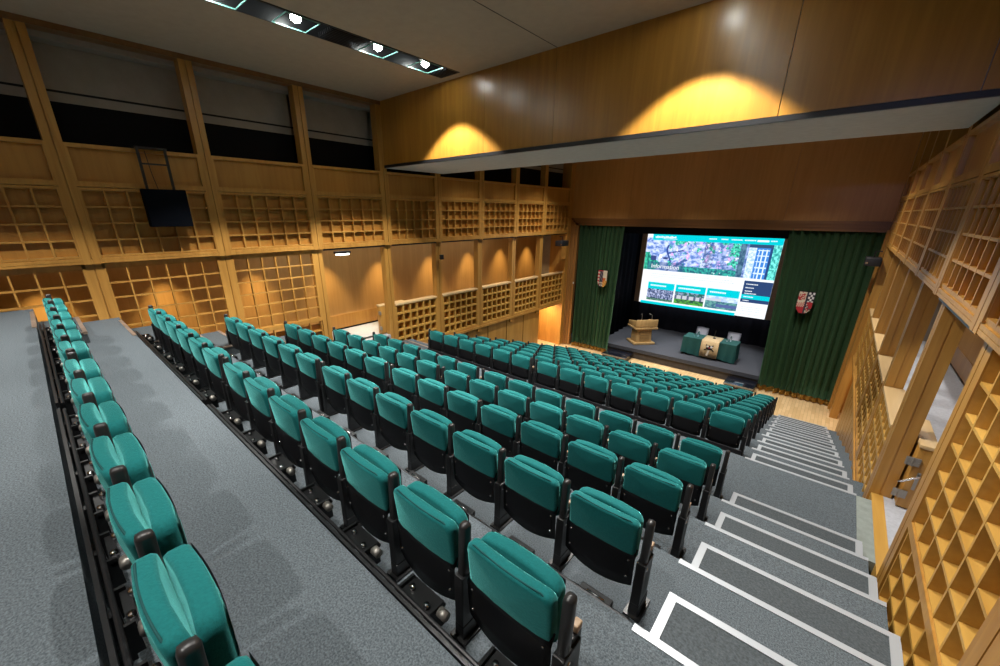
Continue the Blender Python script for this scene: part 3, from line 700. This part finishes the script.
B().tube([(-3.05, 17.5, TT+.022), (-3.05, 17.5, TT+.045)], [.06, .05], 14).out('microphone_base', M['black'], mb)
B().tube([(-3.05, 17.5, TT+.04), (-3.05, 17.5, TT+.25), (-3.03, 17.44, TT+.34), (-3.02, 17.40, TT+.37)], [.008, .007, .007, .013], 8).out('microphone_stem', M['black'], mb, smooth=True)
# portable stage steps
def steps(x0, x1, lab):
    t = root('stage_step', (x0+x1)/2, 15.85, FLOOR, lab, 'step', 'portable steps in front of the stage')
    soften(B().box(x0, x1, 15.45, 16.34, -5.74, -5.69).out('tread', M['blue'], t), .01)
    b = B().box(x0+.03, x1-.03, 15.5, 16.34, FLOOR, -5.74); b.out('step_body', M['black'], t)
    B().box(x0, x1, 15.435, 15.455, -5.745, -5.685).out('edge_strip', M['steel'], t)
steps(-6.80, -5.75, 'low black portable step at the left of the stage, by the curtain')
steps(-2.12, -1.20, 'low glossy portable step at the right of the stage, by the curtain')

# ------------------------------------------------------------------ wall fittings
t = root('hanging_loudspeaker', -8.86, 1.78, -.24, 'flat black loudspeaker panel hanging from rails high on the left wall', 'loudspeaker')
soften(B().box(-8.98, -8.78, 1.48, 2.08, -.24, .36).out('speaker_box', plain('black_grille_cloth', (.004, .005, .008), .95, spec=.05), t), .01)
for y in (1.58, 1.95): B().box(-8.97, -8.93, y-.018, y+.018, .36, 1.0).out('hanging_rail', M['black'], t)
B().box(-9.11, -8.93, 1.55, 1.98, .985, 1.01).out('top_hook', M['black'], t)
B().box(-8.96, -8.94, 1.58, 1.95, .74, .765).out('cross_bar', M['black'], t)
B().tube([(-8.99, 1.68, .95), (-8.97, 1.70, .6), (-8.95, 1.73, .36)], .006, 6).out('cable', M['black'], t)
def wallbox(x, y, z, s, lab):
    t = root('wall_camera', x, y, z, lab, 'camera', 'black boxes beside the stage opening')
    soften(B().box(x-.16, x+.16, y-.28, y+.28, z-.11, z+.11).out('housing', M['blackp'], t), .015)
    B().tube([(x, y, z+.11), (x, y, z+.27), (x-s*-.13, y, z+.27)], .02, 8).out('bracket', M['black'], t)
    B().tube([(x-s*.12, y-.29, z-.03), (x-s*.12, y-.26, z-.03)], .03, 10).out('lens', M['chrome'], t)
wallbox(-8.9, 15.05, -1.18, -1, 'black box on a bracket under the left wall rail near the stage')
wallbox(.68, 15.3, -1.20, 1, 'black box on a bracket high on the right wall near the curtain')
t = root('wall_sensor', XRl, 10.5, -1.1, 'small dark star shaped fitting under the right wall rail', 'sensor')
b = B().tube([(XRl+.6, 10.5, -.62), (XRl+.6, 10.5, -1.05)], .012, 8); b.out('stem', M['black'], t)
b = B()
for k in range(5): a = k*2*math.pi/5; b.tube([(XRl+.6, 10.5, -1.08), (XRl+.6+.02, 10.5+.1*math.cos(a), -1.08+.1*math.sin(a))], [.03, .01], 6)
b.out('head', M['black'], t)
tag(B().box(-9.1, -9.03, 8.26, 8.38, -1.33, -1.19, .01).out('wall_sensor', M['black']), 'small black sensor box on a left wall post', 'sensor')

# ------------------------------------------------------------------ seats
def shell(w, z0, z1, y_mid, thick, bow, corner, power=.5, nx=14, nz=12, tz=0):
    """upholstered pad: w wide, z0..z1 high, rear face at y_mid, bowed in plan, domed front and back, rounded upper corners"""
    b = B(); h = z1-z0; rings = []
    def outline(sc):
        pts = []
        hw = w/2*sc[0]; a0, a1 = z0+(1-sc[1])*h*.25*0+(1-sc[1])*.06, z1-(1-sc[1])*.06
        c = corner*sc[0]
        def arc(cx, cz, s0, n=5): 
            return [(cx+c*math.cos(s0+k*math.pi/2/n), cz+c*math.sin(s0+k*math.pi/2/n)) for k in range(n+1)]
        cb = c*.35
        pts += [(hw-cb*(1-math.cos(k)), a0+cb*(1-math.sin(k))) for k in (math.pi/2, math.pi/4, 0)][::-1]
        pts = [(-hw+cb, a0), (-hw/3, a0-.0), (hw/3, a0), (hw-cb, a0), (hw, a0+cb)]
        pts += [(hw, a0+(a1-a0)*.4)]+arc(hw-c, a1-c, 0)+[(hw/3, a1+.006), (-hw/3, a1+.006)]+arc(-hw+c, a1-c, math.pi/2)+[(-hw, a0+(a1-a0)*.4), (-hw, a0+cb)]
        return pts
    layers = [(-thick*.5, (.90, .7)), (-thick*.47, (.965, .9)), (-thick*.28, (1, 1)), (thick*.28, (1, 1)), (thick*.47, (.965, .9)), (thick*.5, (.90, .7))]
    for dy, sc in layers:
        r = []
        for x, z in outline(sc):
            yb = y_mid+thick/2+dy+bow*(x/(w/2))**2+tz*(z-z0)
            r.append(b.bm.verts.new((x, yb, z)))
        rings.append(r)
    n = len(rings[0])
    for A, D in zip(rings, rings[1:]):
        for k in range(n): b.bm.faces.new((A[k], A[(k+1) % n], D[(k+1) % n], D[k]))
    # domed faces
    for r, sgn in ((rings[0], -1), (rings[-1], 1)):
        prev = r
        for f_, d in ((.62, .008), (.25, .012)):
            zc = (z0+z1)/2; cur = []
            for v in r:
                x = v.co.x*f_; z = zc+(v.co.z-zc)*f_
                cur.append(b.bm.verts.new((x, y_mid+thick/2+sgn*(thick*.5+d)+bow*(x/(w/2))**2+tz*(z-z0), z)))
            for k in range(n): b.bm.faces.new((prev[k], prev[(k+1) % n], cur[(k+1) % n], cur[k]))
            prev = cur
        b.bm.faces.new(prev)
    return b
def make_seat(left_arm):
    rt_ = root('theatre_seat', 0, 0, -ZO, 'x', 'seat', 'teal tip-up seats in tiered rows')
    def L(b, n, m, smooth=True, par=rt_): return b.out(n, m, par, smooth=smooth, local=True)
    lean = -.10
    # backrest: rear surface at y = 0 near the top
    o = L(shell(.447, .40, .675, .030, .066, .018, .042, tz=lean), 'backrest', M['teal'])
    sm = B(); pts = []
    for k in range(21):
        x = -.215+.43*k/20; e = abs(x)/.215; z = .683-.045*max(0, (e-.78)/.22)**2
        pts.append((x, .030+.014+.018*(x/.2225)**2+lean*(z-.40), z-.004))
    sm.tube(pts, .004, 6); L(sm, 'seam', M['seam'], par=o)
    # black rear panel
    P = []
    for i in range(13):
        u = i/12; x = -.232+.464*u; c = (x/.232)**2
        P.append([(x, (.018+.022*c+.6*lean*(z-.41) if z < .44 else .045+.022*c), z) for z in [.47, .432-.016*c]+[(.425-.02*c) + ((.145+.05*c)-(.425-.02*c))*v for v in (0, .33, .66, 1)]])
    b = B(); F = b.grid(P); bmesh.ops.solidify(b.bm, geom=F, thickness=.03); p = L(b, 'rear_panel', M['blackp'])
    for x in (-.195, .195):
        for z in (.26, .39): L(B().tube([(x, .035+.022, z), (x, .010+.022, z)], .006, 6), 'screw', M['chrome'], par=p)
    # tipped-up seat pad
    o = L(shell(.43, .34, .662, .106, .074, -.014, .055, tz=.0), 'seat_pad', M['teal'])
    b = B(); P = [[(-.2+.4*i/8,   .188-.014*(((-.2+.4*i/8))/.215)**2+.0, z) for z in (.36, .5, .64)] for i in range(9)]
    F = b.grid(P); bmesh.ops.solidify(b.bm, geom=F, thickness=.012); L(b, 'seat_underside', M['blackp'], par=o)
    # arms and side standards
    for s in ((-1, 1) if left_arm else (1,)):
        x = s*.2745
        b = B().box(x-.023, x+.023, -.028, .028, -.165, .165, .020); b.rot(Matrix.Translation((0, .066, .545)) @ Matrix.Rotation(R(-2), 4, 'X'))
        L(b, 'armrest', M['blackpad'])
        b = B().box(x-.028, x+.028, .02, .16, .10, .42, .006).box(x-.016, x+.016, .10, .18, .33, .45, .006).box(x-.028, x+.028, .03, .12, .16, .36, .01)
        q = L(b, 'side_standard', M['black'], smooth=False)
        b = B().box(x-.016, x+.016, .135, .18, .445, .485, .006); L(b, 'armrest_tip', M['tan'], par=q)
        b = B().tube([(x-.03, .06, .37), (x+.03, .06, .37)], .012, 8); L(b, 'pivot_bolt', M['chrome'], par=q)
        b = B().box(x-.03, x+.03, .02, .18, .0, .10, .006).box(x-.05, x+.05, .0, .20, 0, .015); L(b, 'foot', M['black'], smooth=False)
    return rt_
seatA, seatB = make_seat(False), make_seat(True)
def children(o): return [c for c in bpy.data.objects if c.parent == o]
TREE = {s: [(c, children(c)) for c in children(s)] for s in (seatA, seatB)}
def copy_tree(o):
    r = o.copy(); C.objects.link(r)
    for c, gs in TREE[o]:
        d = c.copy(); C.objects.link(d); d.parent = r
        for g in gs: e = g.copy(); C.objects.link(e); e.parent = d
    return r
ORD = ['first', 'second', 'third', 'fourth', 'fifth', 'sixth', 'seventh', 'eighth', 'ninth', 'tenth', 'eleventh', 'twelfth', 'thirteenth', 'fourteenth', 'fifteenth']
SX = [-7.445+.548*k for k in range(6)]+[-4.027+.5485*k for k in range(7)]
used = set()
rowname = ['the back row by the camera']+['the %s row from the back' % ORD[i] for i in range(1, 5)]+['the row above the cross aisle', 'the row below the cross aisle']+['the %s row below the cross aisle' % ORD[i] for i in range(1, 8)]+['the front row by the stage']
for r_ in range(15):
    for k, x in enumerate(SX):
        q = [pix((x+dx, ROWY[r_]+dy, ROWZ[r_]+dz)) for dx in (-.27, .27) for dy in (0, .28) for dz in (.1, .74)]
        if not any(p and -5 < p[0] < 1005 and -5 < p[1] < 671 for p in q): continue
        src = seatB if k in (0, 6) else seatA
        if src in used: o = copy_tree(src)
        else: used.add(src); o = src
        o.location = (x, ROWY[r_], ROWZ[r_]+ZO)
        place = ('left end seat' if k == 0 else 'right end seat' if k == 12 else ('%s seat from the left' % ORD[k]))
        extra = ''
        o['label'] = 'teal seat in %s, %s%s' % (rowname[r_], place, extra)
    # rail along the edge of the tread above each row, with its bracket boxes
    y, z = ROWY[r_], ROWZ[r_]
    ze, ye = LEV[r_][2], LEV[r_][1]
    if r_ > 6: continue
    for a, c, blk in ((-8.02 if r_ < 2 else -7.7, -4.42, 'left'), (-4.27, -.42, 'right')):
        if r_ == 0 and blk == 'right': c = -1.2
        t = root('seat_rail', (a+c)/2, ye+.04, z, 'black mounting rail behind %s, %s block' % (rowname[r_], blk), 'seat rail', 'mounting rails behind the seat rows')
        yr, zr = ye+.030, (ze-.035 if r_ < 2 else ze-.07)
        B().box(a, c, yr-.010, yr+.008, zr-.03, zr+.012).tube([(a, yr+.030, zr-.004), (c, yr+.030, zr-.004)], .011, 8).out('rail', M['black'], t)
        if r_ == 6: B().box(a+.03, c-.03, y-.07, y-.045, z, z+.22).out('rear_board', M['blackp'], t)
        n = 6 if blk == 'left' else 7
        for i in range(n):
            xx = a+(c-a)*(i+.62)/n
            if r_ < 2:
                b = B().box(xx-.12, xx+.12, yr+.05, y-.02, zr-.05, zr-.03).box(xx-.12, xx-.105, yr+.02, y-.03, zr-.16, zr-.01).box(xx+.105, xx+.12, yr+.02, y-.03, zr-.16, zr-.01).box(xx-.02, xx+.02, yr, yr+.04, z, zr-.02)
            else:
                b = B().box(xx-.10, xx+.10, yr+.02, yr+.09, zr-.12, zr-.005, .006).box(xx-.02, xx+.02, yr, yr+.04, z, zr-.05)
            q = b.out('rail_bracket', M['black'], t)
            b = B()
            bolts = [(((xx-.06, yr+.09, zr-.03), (xx-.06, yr+.09, zr-.005)), .015), (((xx+.07, yr+.07, zr-.03), (xx+.07, yr+.07, zr-.005)), .015), (((xx+.13, yr+.1, zr-.03), (xx+.18, yr+.1, zr-.03)), .026)] if r_ < 2 else [(((xx-.15, yr+.055, zr-.04), (xx-.10, yr+.055, zr-.04)), .018), (((xx-.05, yr+.045, zr+.002), (xx+.06, yr+.045, zr+.002)), .008)]
            for pts, rad in bolts: B().tube(pts, rad, 8).out('bolt', M['chrome'] if rad < .02 else M['steel'], q, smooth=True)
